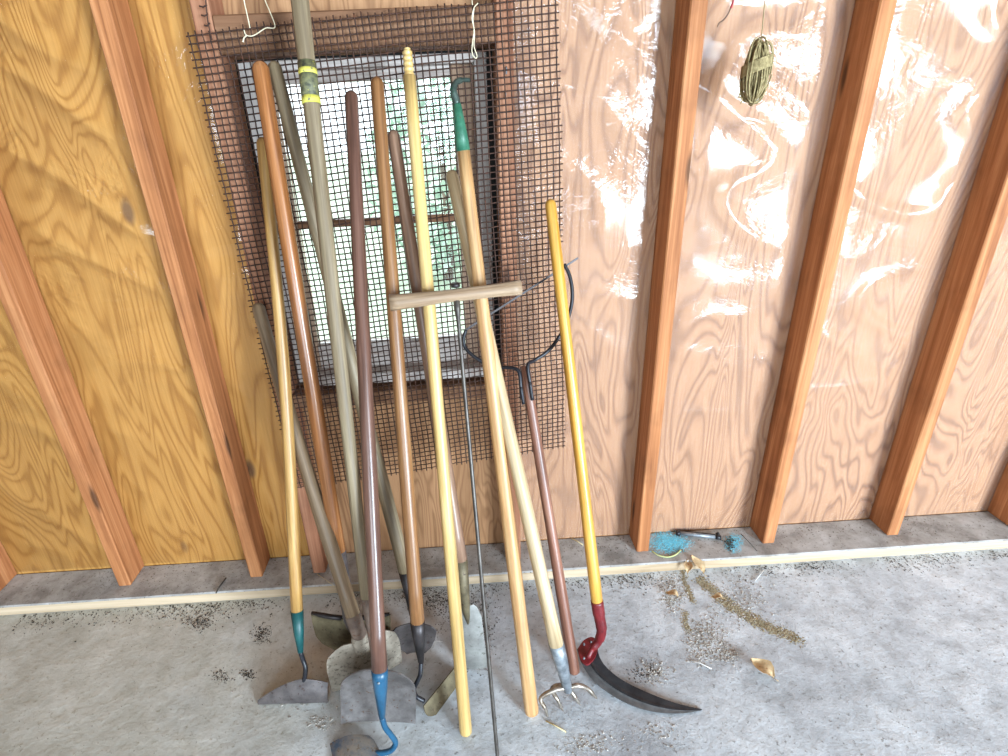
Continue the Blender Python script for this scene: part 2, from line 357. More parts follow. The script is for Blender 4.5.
# ================================================================== SETTING
XL, XR, YF, ZC = -3.0, 4.0, -5.2, 2.45
floor = link_mesh('floor', *box_vf(XL-.1, XR+.1, YF-.1, .03, -.12, 0), 'concrete'); struct(floor, 'grey concrete slab floor with a sandy tint on the left and litter', 'floor')
def frame_wall(name, x0, x1, y0, y1, z0, z1, hole, axis, mat):
    """wall box with a rectangular hole (a0,a1,z0,z1) along axis"""
    V, F = [], []
    def add(b): 
        v, f = box_vf(*b); n = len(V); V.extend(v); F.extend([tuple(i+n for i in q) for q in f])
    h0, h1, hz0, hz1 = hole
    add((x0, h0, y0, y1, z0, z1)); add((h1, x1, y0, y1, z0, z1))
    if hz0 > z0: add((h0, h1, y0, y1, z0, hz0))
    if hz1 < z1: add((h0, h1, y0, y1, hz1, z1))
    return link_mesh(name, V, F, mat)
WX0, WX1, WZ0, WZ1 = -.9845, -.4085, .6505, 1.4512          # rough opening of the window
wall = frame_wall('wall_back', XL, XR, .0122, .05, -.02, ZC, (WX0, WX1, WZ0, WZ1), 'x', 'stud_red')
struct(wall, 'plywood shed wall with open studs and clear plastic film behind the tools', 'wall')
def panel(x0, x1, mat, hole=None):
    if hole: o = frame_wall('plywood_panel', x0, x1, 0, .012, .036, ZC, hole, 'x', mat)
    else: o = link_mesh('plywood_panel', *box_vf(x0, x1, 0, .012, .036, ZC), mat)
    o.parent = wall
g = .0012
panel(XL, -1.606-g, 'ply_left'); panel(-1.606+g, -1.0035-g, 'ply_left'); panel(-1.0035+g, -.387-g, 'ply_mid', (WX0, WX1, WZ0, WZ1))
panel(-.387+g, .832-g, 'ply_right'); panel(.832+g, XR, 'ply_right')
sp = box('sole_plate', (XL, XR, -.14, -.0005, .0, .038), 'plate', wall, .004)
def stud(x, z0=.0385, z1=ZC-.001, mat='stud', wd=.038): return box('stud', (x, x+wd, -.089, -.0005, z0, z1), mat, wall, .003)
for x in (-2.843, -2.437, -2.031, -1.625, -1.219): stud(x)
stud(-1.0225, mat='stud_red'); stud(-.408, mat='stud_red')
for x in (0, .406, .812, 1.218, 1.624, 2.03, 2.436, 2.842): stud(x)
box('header', (-.984, -.4085, -.089, -.0005, 1.4515, 1.522), 'header', wall, .003)
box('rough_sill', (-.984, -.4085, -.075, -.0005, .612, .650), 'header', wall, .003)

# window: weathered frame, sash, muntin bar and two dusty panes
win = bpy.data.objects.new('window_1', None); col.objects.link(win); win.location = (-.70, .02, .66)
struct(win, 'small shed window with weathered frame behind rusty mesh', 'window')
box('jamb', (-.976, -.944, -.012, .06, .662, 1.445), 'frame', win); box('jamb', (-.452, -.424, -.012, .06, .662, 1.445), 'frame', win)
box('head_casing', (-.9435, -.4525, -.012, .06, 1.425, 1.445), 'frame_x', win)
box('window_sill', (-.9435, -.4525, -.045, .06, .662, .690), 'frame_x', win); 
box('sash_stile', (-.9435, -.915, .012, .052, .6905, 1.4245), 'frame_brown', win); box('sash_stile', (-.505, -.4525, .012, .052, .6905, 1.4245), 'frame_brown', win)
box('sash_rail', (-.9145, -.5055, .012, .052, .6905, .760), 'frame_x', win); box('sash_rail', (-.9145, -.5055, .012, .052, 1.400, 1.4245), 'frame_x', win)
box('muntin_bar', (-.9145, -.5055, .020, .046, 1.074, 1.092), 'header', win)
for z0, z1 in ((.7605, 1.0735), (1.0925, 1.3995)):
    link_mesh('pane', *box_vf(-.9145, -.5055, .030, .034, z0, z1), 'glass', win)
box('gap_strip', (-.4235, -.409, -.0005, .049, .662, 1.4455), 'dark_gap', win, 0); box('gap_strip', (-.984, -.9765, -.0005, .049, .662, 1.4455), 'dark_gap', win, 0); box('gap_strip', (-.984, -.409, -.0005, .049, 1.446, 1.451), 'dark_gap', win, 0)
box('gap_strip', (-.984, -.409, -.0005, .049, .651, .6615), 'dark_gap', win, 0)

# the rest of the shed, behind and beside the camera
wl = link_mesh('wall_left', *box_vf(XL-.1, XL, YF, .05, 0, ZC), 'old_boards'); struct(wl, 'plywood side wall on the shaded end of the shed', 'wall')
wr = link_mesh('wall_right', *box_vf(XR, XR+.1, YF, .05, 0, ZC), 'old_boards'); struct(wr, 'plywood side wall nearest the open doorway', 'wall')
wf = frame_wall('wall_front', .9, XR, YF-.1, YF, 0, ZC, (2.0, 3.5, 0, 2.15), 'x', 'old_boards'); wf2 = frame_wall('wall_front_fill_opening', XL, .9, YF-.1, YF, 0, ZC, (-2.15, .35, .88, 2.02), 'x', 'old_boards'); wf2.parent = wf; struct(wf, 'front shed wall with the open doorway', 'wall')  # opening left of the doorway is made up for the fill lamp
ce = link_mesh('ceiling', *box_vf(XL-.1, XR+.1, YF-.1, .05, ZC, ZC+.05), 'ceiling'); struct(ce, 'board ceiling of the shed', 'ceiling')
yard = link_mesh('ground', *box_vf(-30, 30, -30, 40, -.5, -.15), 'grass'); struct(yard, 'pale lawn outside the shed window', 'ground')

# clear plastic film stapled between the studs
def film_bay(x0, x1, z0, z1, amp, seed, mat='film'):
    nx = max(6, int((x1-x0)/.010)); nz = int((z1-z0)/.010); V, F = [], []
    for j in range(nz+1):
        z = lerp(z0, z1, j/nz)
        for i in range(nx+1):
            u = i/nx; x = lerp(x0, x1, u); e = min(1, 6*u*(1-u)+.1)*(.3+.7*min(1, max(0, (z-.35)/.8)))
            p = Vector((x*4+seed, z*7.5, seed)); a = mnoise.noise(p)*.6 + mnoise.noise(p*2.3)*.3
            fold = 1-abs(mnoise.noise(Vector((x*3+seed*2, z*5.5+x*1.5, 3.1))))*2.2
            y = -.004-amp*e*(.5+.5*a)-amp*.8*e*max(0, fold)**3
            V.append((x, min(y, -.002), z))
    for j in range(nz):
        for i in range(nx):
            a = j*(nx+1)+i; F.append((a, a+1, a+nx+2, a+nx+1))
    o = link_mesh('plastic_film', V, F, mat, wall, True); o['label'] = 'clear wrinkled plastic film'; return o
film_bay(-.3685, -.0015, .045, ZC-.02, .009, 1.7); film_bay(.0395, .4045, .045, ZC-.02, .018, 5.2); film_bay(.4455, .8105, .045, ZC-.02, .02, 9.4)
film_bay(.8515, 1.2165, .045, ZC-.02, .018, 12.4); film_bay(1.2575, 1.6225, .045, ZC-.02, .018, 15.4)
for k_, x_ in enumerate((-1.5855, -1.9915, -2.3975)): film_bay(x_, x_+.365, .045, ZC-.02, .009, 21.4+4*k_, 'film_clear')
film_bay(-1.179, -1.024, .045, ZC-.02, .008, 41.4, 'film_clear')

# ================================================================== WIRE SCREEN
MY = -.1015
c00, c10, c11, c01 = onY(296, 488, MY), onY(563, 446, MY), onY(556, -4, MY), onY(189, 36, MY)
scr = thing('wire_mesh_screen', (c00+c10)/2, 'rusty brown woven wire screen hung over the window', 'wire screen')
NX, NZ = 53, 80
def scr_pt(u, v):
    p = c00*(1-u)*(1-v)+c10*u*(1-v)+c11*u*v+c01*(1-u)*v
    k = Vector((p.x*5, p.z*5, .3)); p.x += .0035*mnoise.noise(k); p.z += .0035*mnoise.noise(k+Vector((9, 0, 0)))
    p.y -= .006*max(0, mnoise.noise(Vector((p.x*3, p.z*3, 4)))); return p
WR = .0015
def wire(pts): return tube('wire', pts, WR, 'rust_wire', scr, 4)
for i in range(NX+1):
    u = i/NX; pts = []
    top = 1+random.uniform(.35, .75)/NZ; botv = -random.uniform(.3, .7)/NZ
    pts.append(scr_pt(u, botv))
    for j in range(NZ*2+1):
        v = j/(NZ*2); p = scr_pt(u, v)
        if j % 2 == 0: p.y += WR*(1 if (i+j//2) % 2 else -1)
        pts.append(p)
    pts.append(scr_pt(u, top)); wire(pts)
for j in range(NZ+1):
    v = j/NZ; pts = [scr_pt(-random.uniform(.3, .7)/NX, v)]
    for i in range(NX*2+1):
        u = i/(NX*2); p = scr_pt(u, v)
        if i % 2 == 0: p.y -= WR*(1 if (j+i//2) % 2 else -1)
        pts.append(p)
    pts.append(scr_pt(1+random.uniform(.2, .6)/NX, v)); wire(pts)
# frayed strand left standing above the edge with stubs of the cut cross wires
fr = [onY(*p, MY-.003) for p in ((212, 40), (208, 22), (206, 4), (204, -14))]
tube('frayed_wire', smooth_path(fr), WR, 'rust_wire', scr, 4)
for a, b in (((199, 6), (207, 5)), ((201, 15), (208, 14)), ((204, 25), (210, 23))): tube('wire_stub', [onY(*a, MY-.006), onY((a[0]+b[0])/2, a[1]+1, MY-.004), onY(*b, MY-.004)], WR, 'rust_wire', scr, 4)
# strings that hold it
s1 = thing('hanging_string', onY(250, 28, -.11), 'cream string knotted through the top edge of the mesh near orange handle', 'string')
tube('string_strand', smooth_path([onY(*p, -.108) for p in ((240, -30), (244, 0), (247, 14), (250, 28))]), .0011, 'string', s1, 6)
tube('string_strand', smooth_path([onY(*p, -.108) for p in ((255, -30), (265, 0), (270, 12), (275, 27), (266, 28), (258, 33), (252, 36), (246, 35), (244, 30))]), .0011, 'string', s1, 6)
tube('knot_tail', smooth_path([onY(*p, -.111) for p in ((247, 35), (244, 38), (243, 42))]), [.0015]*12+[.003], 'string', s1, 6)
s2 = thing('hanging_string', onY(474, 58, -.11), 'cream string loop dangling over the mesh corner above green hook', 'string')
tube('string_strand', smooth_path([onY(*p, -.108) for p in ((471, -30), (472, 0), (472.5, 5))]), .0009, 'string', s2, 6)
tube('string_loop', smooth_path([onY(*p, -.109) for p in ((478, 3), (474, 8), (472, 18), (474, 30), (472.5, 42), (472, 52), (475, 58), (477, 56), (474, 46), (474.5, 34), (473, 20), (474, 8))]), .0011, 'string', s2, 6)

# ================================================================== TOOLS
def P(px, y): return onY(px[0], px[1], y)
def shovel_blade(name, S, T, side, W, prof, cup, bend, mat, parent, thick=.003, nu=14, nv=16, skew=0):
    """blade from shoulder centre S to tip centre T; side = unit vector across; cup raises the edges"""
    ax = T-S; L = ax.length; a = ax.normalized(); s = (side-a*side.dot(a)).normalized(); n = s.cross(a)
    if n.y > 0 and n.z < 0: n = -n
    if n.z < 0: n = -n
    def fn(u, v):
        ww = W*prof(v); return S+a*(L*v)+s*(u*ww)+n*(cup*(u*u)*min(1, prof(v))*(1-.35*v) - bend*math.sin(math.pi*v))
    return sheet(name, fn, nu, nv, thick, mat, parent), n, a, s
def curve_prof(stops):
    def f(v):
        for (v0, w0), (v1, w1) in zip(stops, stops[1:]):
            if v <= v1:
                t = (v-v0)/(v1-v0); t = t*t*(3-2*t) if w1 > w0 else t; return lerp(w0, w1, t)
        return stops[-1][1]
    return f
ROUND = curve_prof([(0, 1.0), (.12, 1), (.45, .97), (.65, .84), (.82, .56), (.93, .3), (1, .04)])
SQUARE = curve_prof([(0, .46), (.04, .64), (.10, .80), (.18, .91), (.30, .975), (.45, 1), (1, 1.0)])

# --- hoe with teal socket (far left)
bl0, bl1 = onZ(258, 704, .002), onZ(328, 702, .002)
nk = onZ(303, 679, .062)
ho = thing('garden_hoe', (bl0+bl1)/2, 'hoe with ochre handle, teal socket and grey half-moon blade', 'hoe')
hb = at_dist(297, 612, nk, .175); ht = onY(262, 137, -.122)
handle('handle', ht, hb, .0125, .0148, 'h_ochre', ho, bow=.010)
f1 = at_dist(300.5, 652, nk, .075)
tube('socket', [hb+(ht-hb).normalized()*.004, lerp(hb, f1, .5), f1], [.0156, .0125, .0068], 'teal', ho, 14)
tube('neck', smooth_path([f1, at_dist(303, 660, nk, .05), at_dist(305.5, 669, nk, .028), nk+Vector((0, -.002, -.012))]), .0058, 'black_paint', ho, 10)
def hoeA(u, v):
    b = lerp(bl0, bl1, (u+1)/2); tp = (.16+.84*max(0, 1-abs((u-.28)/1.28 if u < .28 else (u-.28)/1.9)**1.6)); 
    up = (nk-lerp(bl0, bl1, .64)); return b+up*v*tp+Vector((0, -.010*math.sin(math.pi*v)*tp, 0))
sheet('blade', hoeA, 22, 6, .0028, 'steel_mauve', ho)

# --- round point shovel, varnished orange handle
T = onZ(358, 656, .004); S = at_dist(349.5, 619, T, .18)
sh = thing('round_shovel', T, 'round-point shovel with varnished orange handle and olive dirt-filled blade', 'shovel')
tp = onY(259.5, 61, -.158); he = lerp(S, tp, .150)
handle('handle', tp, he, .0165, .0180, 'h_orange', sh)
_, n, a, s = shovel_blade('blade', S, T, Vector((1, -.06, -.02)), .100, ROUND, .014, .012, 'steel_olive', sh)
tube('socket', [lerp(S, tp, .155), lerp(S, he, .5), S, lerp(S, T, .25), lerp(S, T, .42)], [.0178, .0170, .0155, .011, .003], 'steel_mauve', sh, 14)
for k in (-1, 1):
    tube('foot_step', [S+s*(k*.100*q_)+n*(.014*q_*q_+.002) for q_ in (.2, .5, .8, .99)], [.0065, .0065, .006, .004], 'steel_dark', sh, 8)

# --- cement dusted square shovel, short grey-brown handle
BL, BR = onZ(333, 694, .004), onZ(403, 665, .004); T = (BL+BR)/2; S = at_dist(361, 640, T, .17)
sh = thing('square_shovel', T, 'shovel coated in grey cement dust with weathered grey-brown handle', 'shovel')
side = (BR-BL).normalized(); tp = onY(257, 303, -.122); he = at_dist(353, 615, S, .082)
handle('handle', tp, he, .0152, .0178, 'h_greybrown', sh, bow=-.004)
_, n, a, s = shovel_blade('blade', S, T, side, (BR-BL).length/2, SQUARE, .012, .006, 'steel_dust', sh)
tube('socket', [he+(tp-he).normalized()*.004, lerp(he, S, .5), S+n*.008, lerp(S, T, .2)+n*.004, lerp(S, T, .42)], [.0190, .0190, .0185, .012, .004], 'rust_brown', sh, 14)
tube('frog', [lerp(he, S, .8), S+n*.004, lerp(S, T, .22)+n*.002, lerp(S, T, .40)], [.016, .023, .021, .008], 'steel_dust', sh, 14)

# --- shovel with small tarnished blade, weathered grey handle
T = onZ(416, 652, .016); S = at_dist(413, 612, T, .165)
sh = thing('narrow_shovel', T, 'shovel with silvery weathered handle and small tarnished mauve blade', 'shovel')
tp = onY(273, 61, -.124); he = at_dist(405.5, 572, S, .115)
handle('handle', tp, he, .0138, .0172, 'h_grey', sh)
shovel_blade('blade', at_dist(414, 623, T, .115), T, Vector((1, 0, 0)), .058, curve_prof([(0, .8), (.15, 1), (.5, .92), (.8, .72), (1, .42)]), -.016, -.006, 'steel_mauve', sh)
tube('socket', [he+(tp-he).normalized()*.004, lerp(he, S, .5), S, at_dist(415, 630, T, .09)], [.0176, .0135, .011, .004], 'steel_dark', sh, 12)

# --- long pole square shovel with worn tape bands
BL, BR = onZ(342, 722.5, .003), onZ(415.5, 719, .003); T = (BL+BR)/2; S = at_dist(378, 669, T, .165)
sh = thing('square_shovel', T, 'long-handled square shovel with yellow and black tape bands and clean grey blade', 'shovel')
tp = onY(292, -70, -.150); he = at_dist(366.5, 598, S, .20)
handle('handle', tp, he, .0170, .0135, 'h_grey', sh)
def on_axis(t0, t1, a, b): return [lerp(a, b, t0), lerp(a, b, t1)]
def tfor(py):
    best = min(range(400), key=lambda k: abs(_py(lerp(he, tp, k/400))-py)); return best/400
def _py(p): d = p-CAM; return CY-FPX*d.dot(_u)/d.dot(_f)
tube('tape_band', on_axis(tfor(104), tfor(62), he, tp), .0176, 'tape_black', sh, 16)
tube('tape_band', on_axis(tfor(76), tfor(70), he, tp), .0179, 'tape_yellow', sh, 16)
tube('tape_band', on_axis(tfor(104), tfor(98), he, tp), .0179, 'tape_yellow', sh, 16)
_, n, a, s = shovel_blade('blade', S, T, BR-BL, (BR-BL).length/2, SQUARE, .014, .010, 'steel_grey', sh)
tube('socket', [he+(tp-he).normalized()*.004, lerp(he, S, .3), lerp(he, S, .8), S+n*.004, lerp(S, T, .3)], [.0140, .0115, .011, .012, .004], 'rust_brown', sh, 12)

# --- hoe with blue socket and goose neck, dark stained handle
hr = onZ(381, 753, .012)
ho = thing('garden_hoe', hr, 'hoe with dark stained handle, bright blue socket and worn blue blade', 'hoe')
hb = at_dist(379.5, 670, hr, .265); ht = onY(351, 91, -.125)
handle('handle', ht, hb, .0143, .0165, 'h_dark', ho)
f1 = at_dist(382, 717, hr, .125)
so = tube('socket', [hb+(ht-hb).normalized()*.004, lerp(hb, f1, .12), lerp(hb, f1, .14), lerp(hb, f1, .35), lerp(hb, f1, .37), f1], [.0172, .0172, .0166, .0150, .0146, .0068], 'blue', ho, 16)
rv = lerp(hb, f1, .14); tube('rivet', [rv+Vector((0, -.0155, .003)), rv+Vector((0, -.0185, .004))], .0028, 'galv', so, 8)
neck = [f1, at_dist(385, 727, hr, .095), at_dist(391, 735, hr, .07), at_dist(395.5, 742, hr, .05), at_dist(393, 748.5, hr, .033), at_dist(387, 752, hr, .016), hr+Vector((-.012, 0, 0))]
tube('neck', smooth_path(neck), [.0064]*37, 'blue', ho, 10)
q0 = onZ(371, 735.5, .010); q1 = onZ(392, 775, .006); q2 = onZ(330, 744, .004); q3 = onZ(340, 790, .003)
def hoeE(u, v):
    uu = (u+1)/2; rc = .12*max(0, abs(u)-.75)*4*(1-v)
    a = lerp(q0, q1, uu); b = lerp(q2, q3, uu); return lerp(a, b, lerp(rc*.5, 1, v))+Vector((0, 0, .016*math.sin(math.pi*v)+.004*(1-u*u)))
sheet('blade', hoeE, 14, 10, .0028, 'blue_worn', ho)

# --- hoe with black socket, brown handle
nk = onZ(424, 701, .030)
ho = thing('garden_hoe', onZ(440, 700, 0), 'hoe with brown handle, black tapered socket and olive blade tilted on edge', 'hoe')
hb = at_dist(417.5, 622, nk, .235); ht = onY(376.5, 77, -.125)
handle('handle', ht, hb, .0140, .0168, 'h_brown', ho)
f1 = at_dist(421, 662, nk, .115)
tube('socket', [hb+(ht-hb).normalized()*.004, lerp(hb, f1, .3), f1], [.0172, .0160, .0068], 'steel_dark', ho, 14)
tube('neck', smooth_path([f1, at_dist(420, 675, nk, .085), at_dist(414.5, 688, nk, .048), at_dist(416, 696, nk, .025), nk]), .0054, 'black_paint', ho, 10)
k0, k1, k2, k3 = onZ(436, 715, .002), onZ(468, 671, .002), onZ(423.5, 706, .034), onZ(455, 667, .040)
k2b = onZ(424, 717, .002)
def hoeH(u, v):
    uu = (u+1)/2; a = lerp(k0, k1, uu); b = lerp(k2, k3, uu); return lerp(a, b, v)+Vector((-.006, -.008, -.006))*math.sin(math.pi*v)
sheet('blade', hoeH, 14, 8, .003, 'steel_olive', ho)

# --- narrow spade behind the pale threaded pole
T = onZ(476, 669, .004); S = at_dist(465.5, 606, T, .225)
sh = thing('drain_spade', T, 'narrow spade with umber handle and long dusty blade behind the threaded pole', 'spade')
tp = onY(392.5, 130, -.125); he = at_dist(460.5, 560, S, .135)
handle('handle', tp, he, .0140, .0165, 'h_umber', sh)
shovel_blade('blade', S, T, Vector((1, -.1, 0)), .034, curve_prof([(0, .55), (.08, .85), (.2, 1), (.9, .95), (1, .8)]), .010, .006, 'steel_spade', sh)
tube('socket', [he+(tp-he).normalized()*.004, lerp(he, S, .6), S, lerp(S, T, .35)], [.0170, .0140, .0110, .004], 'steel_olive', sh, 12)

# --- pale pole with threaded tip, standing upside down
ft = onZ(466, 734, .002); tp = onY(407, 49, -.122)
po = thing('broom_pole', ft, 'pale yellow pole with threaded tip standing without any head', 'pole')
h2 = lerp(tp, ft, .035); handle('handle', h2, ft, .0130, .0148, 'h_yellow', po, round_top=False, round_bot=True)
tpts, trad = [], []
for k in range(41):
    t = k/40; tpts.append(lerp(h2, tp, t)); trad.append((.0098 if t < .92 else .0075)+.0009*math.sin(t*5*2*math.pi))
tube('threaded_tip', [lerp(ft, h2, .997)]+tpts, [.0118]+trad, 'h_yellow', po, 14)

# --- T-handled soil probe
tc = onY(456, 294, -.325); tip = onZ(500.5, 790, 0)
pr = thing('soil_probe', tip, 'thin steel soil probe rod with a wooden T-handle', 'soil probe')
e0, e1 = onY(390, 303, -.335), onY(521, 287.5, -.318)
handle('cross_handle', e1, e0, .0150, .0172, 'h_t', pr, round_top=False, round_bot=False, prof=lambda t: 1.02-.20*math.sin(math.pi*t))
tube('rod', [tc+Vector((0, 0, .002)), lerp(tc, tip, .03), lerp(tc, tip, .05), lerp(tc, tip, .95), tip], [.0072, .0072, .0045, .0043, .0012], 'rod_steel', pr, 10)
tube('collar', [tc+Vector((0, .004, .014)), tc+Vector((0, .004, .022))], .0095, 'steel_dark', pr, 10)

# --- tan pole with green hook, upside down
ft = onZ(532, 714, .002); tp = onY(463, 149, -.168)
ax = (tp-ft).normalized()
hk = thing('hook_tool', ft, 'tan pole turned upside down with a green painted hook at its top', 'hand tool')
handle('handle', tp, ft, .0142, .0172, 'h_tan', hk, round_top=False, round_bot=True)
g1 = onY(457, 104, -.160)
tube('socket', [tp-ax*.004, lerp(tp, g1, .3), g1], [.0150, .0138, .0085], 'green', hk, 14)
tube('hook', smooth_path([g1, onY(454, 94, -.157), onY(453.5, 88, -.153), onY(456, 82.5, -.144), onY(462, 80, -.130), onY(469, 80, -.118)]), [.0082]*8+[.0075]*8+[.0062]*8+[.0045]*7, 'hook_dark', hk, 10)

# --- four-tine cultivator
hd = onZ(568, 690, .055)
cu = thing('hand_cultivator', onZ(572, 702, 0), 'cultivator with bleached handle, grey ferrule and four curved tines', 'cultivator')
tp = onY(450.5, 170, -.124); fe = at_dist(556.5, 645, hd, .165)
handle('handle', tp, fe, .0138, .0165, 'h_pale', cu)
tube('ferrule', [fe+(tp-fe).normalized()*.004, lerp(fe, hd, .3), hd], [.0178, .0170, .0105], 'galv', cu, 16)
for (bx, by, tx, ty) in ((541, 698, 548, 717), (552, 689, 563, 711), (571, 691, 580, 705), (588, 689, 597, 699)):
    tipz = onZ(tx, ty, .001); kn = onZ(bx, by, .050)
    tube('tine', smooth_path([hd+Vector((0, 0, .008)), lerp(hd, kn, .5)+Vector((0, 0, .014)), kn, lerp(kn, tipz, .5)+Vector((0, -.006, .006)), tipz]), [.0060]*10+[.0054]*8+[.0042, .004, .004, .0036, .003, .0024, .0012], 'tine', cu, 8)

# --- weed cutter with wire bow, upside down
ft = onZ(574.5, 673, .002)
top_end = onY(524.5, 366, -.205)
bw = thing('bow_weeder', ft, 'reddish-brown pole turned upside down with a black iron bow and thin straight blade', 'hand tool')
ax = (top_end-ft).normalized()
handle('handle', lerp(ft, top_end, 1.0), ft, .0120, .0150, 'h_mahog', bw, round_top=False, round_bot=True)
loop_l = [(523.5, 404, -.244), (521, 388, -.238), (518.5, 371, -.222), (507, 367.5, -.205), (495, 368, -.196), (481, 361, -.184), (471, 354, -.174), (465, 347, -.165), (463.5, 339, -.160), (466, 330, -.155)]
loop_r = [(532.5, 400, -.246), (530, 383, -.239), (528, 365, -.224), (535, 360, -.206), (547, 352, -.195), (557, 340, -.180), (566, 324, -.166), (571.5, 305, -.150), (572, 288, -.138), (569, 274, -.128), (564, 264, -.120)]
for nm, lp in (('bow_arm', loop_l), ('bow_arm', loop_r)):
    arm = tube(nm, smooth_path([onY(*p) for p in lp]), .0044, 'black_paint', bw, 8); p = lp[1]
    tube('rivet', [onY(*p)+Vector((0, -.004, 0)), onY(*p)+Vector((0, -.007, .001))], .004, 'black_paint', arm, 8)
b0, b1 = onY(464, 331, -.156), onY(578, 258, -.114)
sheet('blade', lambda u, v: lerp(b0, b1, (u+1)/2)+Vector((-.002, 0, .0042))*(v-.5), 10, 1, .0018, 'steel_dark', bw)

# --- weed sickle with red socket, black crescent blade
heel = onZ(590, 655, .040)
sk = thing('weed_sickle', onZ(620, 690, 0), 'sickle with golden handle, red painted socket and black crescent blade', 'sickle')
hb = at_dist(597, 602, heel, .165); tp = onY(550, 199, -.122)
handle('handle', tp, hb, .0132, .0150, 'h_gold', sk)
f1 = at_dist(601.5, 630, heel, .085)
so = tube('socket', smooth_path([hb+(tp-hb).normalized()*.005, lerp(hb, f1, .5), f1, at_dist(599, 640, heel, .050), at_dist(592.5, 650, heel, .018)+Vector((0, 0, .006)), heel+Vector((-.01, -.012, .004))]), [.0156]*6+[.0140]*6+[.0125]*6+[.0105]*6+[.0070]*6+[.004], 'red', sk, 14)
for p in ((594, 611), (597, 627)):
    c = at_dist(p[0], p[1], heel, .12 if p[1] < 620 else .09); tube('rivet', [c, c+Vector((0, -.004, .003))], .0022, 'galv', so, 8)
OUT = [(577, 649, .034), (581, 662, .028), (590, 677, .020), (603, 689, .014), (622, 701, .009), (645, 710, .006), (668, 713.5, .004), (686, 713, .003), (701, 710.5, .002)]
INN = [(597, 646, .040), (600, 658, .034), (607, 668, .028), (619, 678, .022), (634, 686.5, .016), (653, 695, .012), (672, 702, .008), (688, 706.5, .005), (702, 709.5, .002)]
op = smooth_path([onZ(*p) for p in OUT], 4); ip = smooth_path([onZ(*p) for p in INN], 4); NB = len(op)-1
def crescent(u, v):
    k = (u+1)/2*NB; i = min(int(k), NB-1); t = k-i; a = lerp(op[i], op[i+1], t); b = lerp(ip[i], ip[i+1], t)
    return lerp(a, b, v)+Vector((0, 0, .006*max(0, 1-abs(v-.42)/.12)*(1-k/NB)))
sheet('blade', lambda u, v: crescent(u, .36+.64*v), NB, 8, .0026, 'blade_black', sk)
sheet('cutting_bevel', lambda u, v: crescent(u, .355*v), NB, 5, .0022, 'bevel_grey', sk)
pk = [(578, 648), (584, 640), (592, 637), (598, 642), (597, 652), (592, 661), (586, 664), (580, 658)]
PV = smooth_path([onZ(x, y, .050-.0005*(y-637)) for x, y in pk+pk[:1]], 4)[:-1]; nP = len(PV); PV += [p-Vector((0, 0, .006)) for p in PV]
mp_ = link_mesh('mounting_plate', PV, [tuple(range(nP)), tuple(range(2*nP-1, nP-1, -1))]+[(k, (k+1) % nP, nP+(k+1) % nP, nP+k) for k in range(nP)], 'red', sk); fix_normals(mp_)
for p in ((584, 645), (591, 643), (584, 659)):
    c = onZ(p[0], p[1], .046); tube('rivet', [c, c+Vector((0, 0, .006))], .0024, 'galv', mp_, 8)

# ================================================================== SMALL THINGS
# twine hank
hc = onY(756, 72, -.12)
tw = thing('twine_hank', hc-Vector((0, 0, .065)), 'hank of tan sisal twine hanging on a thin cord', 'twine')
V, F = [], []
def addtube(pts, r, seg=5):
    v, f = tube_vf(pts, r, seg); n = len(V); V.extend(v); F.extend([tuple(i+n for i in q) for q in f])
for k in range(46):
    a = random.uniform(0, math.pi); rx = random.uniform(.012, .026); rz = random.uniform(.046, .061); off = Vector((random.uniform(-.006, .006), random.uniform(-.010, .010), random.uniform(-.005, .005)))
    tl = random.uniform(-.16, .16)
    pts = []
    for i in range(19):
        th = 2*math.pi*i/18; lx, lz = rx*math.cos(th), rz*math.sin(th)
        if lz < 0: lx *= 1.12
        x, z = lx*math.cos(tl)-lz*math.sin(tl), lx*math.sin(tl)+lz*math.cos(tl)
        pts.append(hc+off+Vector((x*math.cos(a), x*math.sin(a), z)))
    addtube(pts, .0017)
st = link_mesh('strands', V, F, 'twine', tw, True); st['kind'] = 'stuff'
V, F = [], []
for k in range(9):
    z = .018+.0032*k*.8; pts = [hc+Vector((.029*math.cos(2*math.pi*i/18), .028*math.sin(2*math.pi*i/18), z-.018+.010*math.cos(2*math.pi*i/18+.5))) for i in range(19)]
    addtube(pts, .0019)
link_mesh('binding_wrap', V, F, 'twine', tw, True)
tube('loose_end', smooth_path([onY(740, 92, -.13), onY(739, 97, -.132), onY(742, 99, -.134), onY(741, 104, -.134)]), .0014, 'twine', tw, 6)
tube('hanging_cord', [onY(766.5, -60, -.12), onY(765, 0, -.12), onY(761, 42, -.12), hc+Vector((0, 0, .04))], .0010, 'twine', tw, 6)
# loose electric wire
ew = thing('electric_wire', onY(718, 27, -.05), 'red insulated wire with dark bare tail dangling beside the fir stud', 'wire')
tube('insulation', smooth_path([onY(*p, -.06) for p in ((737, -40), (735, -10), (733, 2), (731, 8))]), .0026, 'wire_red', ew, 8)
tube('bare_end', smooth_path([onY(*p, -.06) for p in ((731, 7), (728, 14), (723.5, 20), (719, 23), (717.5, 27))]), .0011, 'rust_wire', ew, 6)
# pipe on the sole plate
a, b = onZ(678, 533, .046), onZ(716, 537, .046)
pp = thing('steel_pipe', (a+b)/2-Vector((0, 0, .008)), 'short dark grey steel tool lying on the sole plate by blue pellets', 'pipe')
tube('shaft', [a, b], .0062, 'galv', pp, 12); d = (b-a).normalized()
tube('shaft_rib', [a+Vector((0, .008, .001)), b+Vector((0, .008, .001))], .0042, 'steel_dark', pp, 10)
tube('end_cap', [a-d*.006, a+d*.006], .0085, 'black_paint', pp, 12); tube('end_cap', [b-d*.002, b+d*.014], .0078, 'black_paint', pp, 12)
tube('end_cap', [b+d*.002+Vector((.004, .012, 0)), b+d*.010+Vector((.004, .012, .006))], .0055, 'black_paint', pp, 10)
